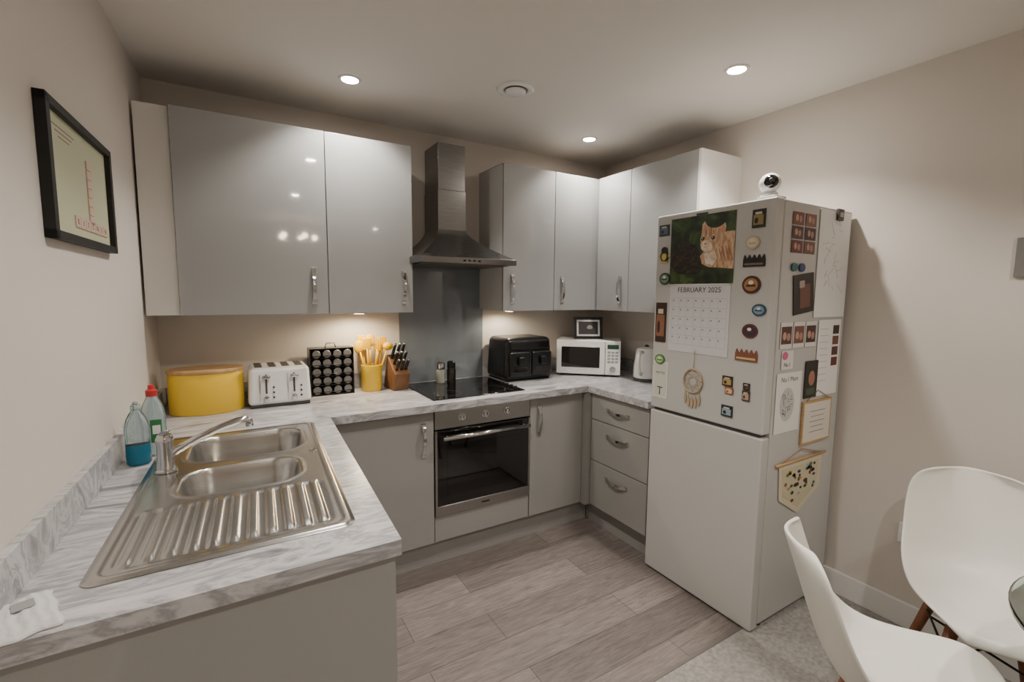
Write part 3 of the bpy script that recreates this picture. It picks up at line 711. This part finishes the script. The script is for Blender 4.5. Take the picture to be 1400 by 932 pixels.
# ------------------------------------------------------------------ chairs & table
def chair(name,loc,face):
    e=empty(name,loc,face)
    prof=[(0.215,0.425,0.10),(0.205,0.448,0.15),(0.17,0.455,0.19),(0.10,0.446,0.208),(0.03,0.438,0.215),(-0.05,0.436,0.218),(-0.11,0.445,0.218),(-0.155,0.470,0.216),(-0.185,0.515,0.213),(-0.205,0.57,0.209),(-0.222,0.63,0.205),(-0.240,0.69,0.200),(-0.256,0.745,0.192),(-0.268,0.785,0.176),(-0.276,0.812,0.145),(-0.280,0.826,0.10)]
    K=14; v=[];f=[]
    m=len(prof)
    for j,(x,z,w) in enumerate(prof):
        t=j/(m-1)
        seat=ss((0.62-t)/0.25); back=1-seat
        mid=math.exp(-((t-0.47)/0.13)**2)
        for i in range(K+1):
            s=-1+2*i/K
            cz=seat*0.035*s*s*ss((t)/0.12)+mid*0.05*abs(s)**3
            cx=back*0.055*s*s+mid*0.03*abs(s)**3
            v.append((x*1.13+cx,w*s,z+cz))
    for j in range(m-1):
        for i in range(K):
            a=j*(K+1)+i; f.append((a,a+1,a+K+2,a+K+1))
    o=mk("seat_shell",v,f,shell_m,e,smooth=True)
    s=o.modifiers.new("s",'SOLIDIFY'); s.thickness=0.012; s.offset=-1
    s=o.modifiers.new("u",'SUBSURF'); s.levels=2; s.render_levels=2
    ball("seat_pad",(0.03,0,0.452),0.185,shell_m,e,(1.02,0.95,0.075))
    for i,(a,b_) in enumerate(((1,1),(1,-1),(-1,1),(-1,-1))):
        tube("leg_%d"%i,[(0.02+a*0.10,b_*0.10,0.43),(0.01+a*0.19,b_*0.19,0.0)],[0.019,0.011],wood_d,e,14)
    for i,b_ in enumerate((1,-1)):
        tube("strut_%d"%i,[(0.14,b_*0.125,0.33),(-0.11,b_*0.125,0.33)],0.004,blackmat,e,8)
        tube("strut_x_%d"%i,[(0.15,b_*0.13,0.30),(-0.12,-b_*0.13,0.30)],0.004,blackmat,e,8)
    box("mount_plate",-0.09,0.13,-0.11,0.11,0.405,0.42,blackmat,e,0.004)
    return e
chair("dining_chair",(2.125,0.43,0.004),math.atan2(-0.46,-0.89))
c2=chair("dining_chair",(1.49,0.42,0.004),math.atan2(-0.79,0.61)); c2.name="dining_chair.001"
e=empty("glass_dining_table",(1.70,-0.12,0.004))
lathe("top",[(0.415,0.735),(0.42,0.738),(0.42,0.745),(0.415,0.748),(0.002,0.748)],M("table_glass",(215,232,226),0.02,trans=1.0,ior=1.45),e,72)
for i in range(4):
    a=math.pi/4+i*math.pi/2
    tube("leg_%d"%i,[(0.08*math.cos(a),0.08*math.sin(a),0.725),(0.27*math.cos(a),0.27*math.sin(a),0.0)],[0.018,0.013],wood_d,e,14)
lathe("hub",[(0.10,0.70),(0.10,0.73),(0.002,0.731)],blackmat,e,28)

e=empty("light_switch",mat=fmat((XR-0.0005,0.50,1.63),'-x'))
frect("plate",0,0,0.086,0.146,0,0.008,M("plate_grey",(120,118,114),0.4),e,bevel=0.002); frect("rocker",0,0,0.03,0.05,0.008,0.004,gb,e)
e=empty("power_socket",mat=fmat((XR-0.0005,0.765,0.43),'-x'))
frect("plate",0,0,0.09,0.09,0,0.008,white_pl,e,bevel=0.002); frect("rocker",0.0,0.02,0.018,0.02,0.008,0.004,white_pl,e)

# ------------------------------------------------------------------ lights
emit=M("lamp_emit",(255,255,255),0.5,emit=(255,244,230),es=200.0)
emit2=M("lamp_emit_small",(255,255,255),0.5,emit=(255,220,170),es=60.0)
LC=(1.0,0.93,0.845)
def spot(nm,x,y,z,w,size,col=LC,blend=0.7,r=0.03):
    l=bpy.data.lights.new(nm,'SPOT'); l.energy=w; l.spot_size=math.radians(size); l.spot_blend=blend; l.color=col; l.shadow_soft_size=r
    o=bpy.data.objects.new(nm,l); COL.objects.link(o); o.location=(x,y,z); return o
def down(x,y,w,i):
    e=empty("ceiling_downlight"); e.location=(x,y,CH)
    if i: e.name="ceiling_downlight.%03d"%i
    lathe("bezel",[(0.050,0.0),(0.049,-0.005),(0.038,-0.006),(0.036,-0.001)],white_pl,e,32)
    lathe("lamp",[(0.036,-0.001),(0.035,-0.003),(0.001,-0.003)],emit,e,24)
    o=spot("spot",0,0,-0.012,w,122,blend=0.5); o.parent=e
for i,(x,y,w) in enumerate(((0.512,2.33,54),(1.99,2.38,52),(1.93,1.33,74),(0.55,1.15,68),(0.6,-0.3,70),(1.95,-0.3,56),(1.95,-2.4,40))):
    down(x,y,w,i)
e=empty("ceiling_vent",(1.216,2.01,CH))
lathe("ring",[(0.092,0),(0.090,-0.008),(0.074,-0.014),(0.060,-0.010),(0.058,-0.002)],white_pl,e,48)
lathe("gap",[(0.060,-0.001),(0.059,-0.0025),(0.001,-0.003)],M("vent_gap",(150,146,142),0.6),e,48)
lathe("disc",[(0.03,-0.004),(0.050,-0.012),(0.048,-0.02),(0.03,-0.024),(0.001,-0.025)],white_pl,e,48)
e=empty("under_cabinet_light",(0.60,2.65,UB)); 
lathe("puck",[(0.034,0),(0.034,-0.008),(0.028,-0.009)],chrome,e,28); lathe("lamp",[(0.026,-0.0085),(0.026,-0.0095),(0.001,-0.0095)],emit2,e,24)
o=spot("spot",0,0,-0.014,13,172,(1.0,0.82,0.56),0.5,0.02); o.parent=e
e=empty("under_cabinet_light",(1.58,2.67,UB)); e.name="under_cabinet_light.001"
lathe("puck",[(0.034,0),(0.034,-0.008),(0.028,-0.009)],chrome,e,28); lathe("lamp",[(0.026,-0.0085),(0.026,-0.0095),(0.001,-0.0095)],emit2,e,24)
o=spot("spot",0,0,-0.014,8,172,(1.0,0.86,0.68),0.5,0.02); o.parent=e
e=empty("ceiling_lamp",(0.8,-2.0,CH))
lathe("rose",[(0.06,0),(0.055,-0.02),(0.01,-0.03)],chrome,e,28)
tube("stem",[(0,0,-0.02),(0,0,-0.28)],0.008,chrome,e,10)
for i in range(5):
    a=2*math.pi*i/5; x,y=0.22*math.cos(a),0.22*math.sin(a)
    tube("arm_%d"%i,[(0,0,-0.27),(x*0.5,y*0.5,-0.31),(x,y,-0.28)],0.006,chrome,e,8)
    ball("bulb_%d"%i,(x,y,-0.24),0.035,M("bulb_emit",(255,255,255),0.5,emit=(255,232,204),es=45),e)

w=bpy.data.worlds.new("world"); SC.world=w; w.use_nodes=True
w.node_tree.nodes["Background"].inputs[0].default_value=(0.02,0.02,0.025,1)

# ------------------------------------------------------------------ camera
cd=bpy.data.cameras.new("camera"); cam=bpy.data.objects.new("camera",cd); COL.objects.link(cam)
cd.sensor_width=36; cd.sensor_fit='HORIZONTAL'; cd.lens=635/1400*36; cd.clip_start=0.02
cam.matrix_world=Matrix.Translation((0,0,1.48))@Matrix.Rotation(math.radians(-31),4,'Z')@Matrix.Rotation(math.radians(90-5.85),4,'X')@Matrix.Rotation(math.radians(0.5),4,'Z')
SC.camera=cam
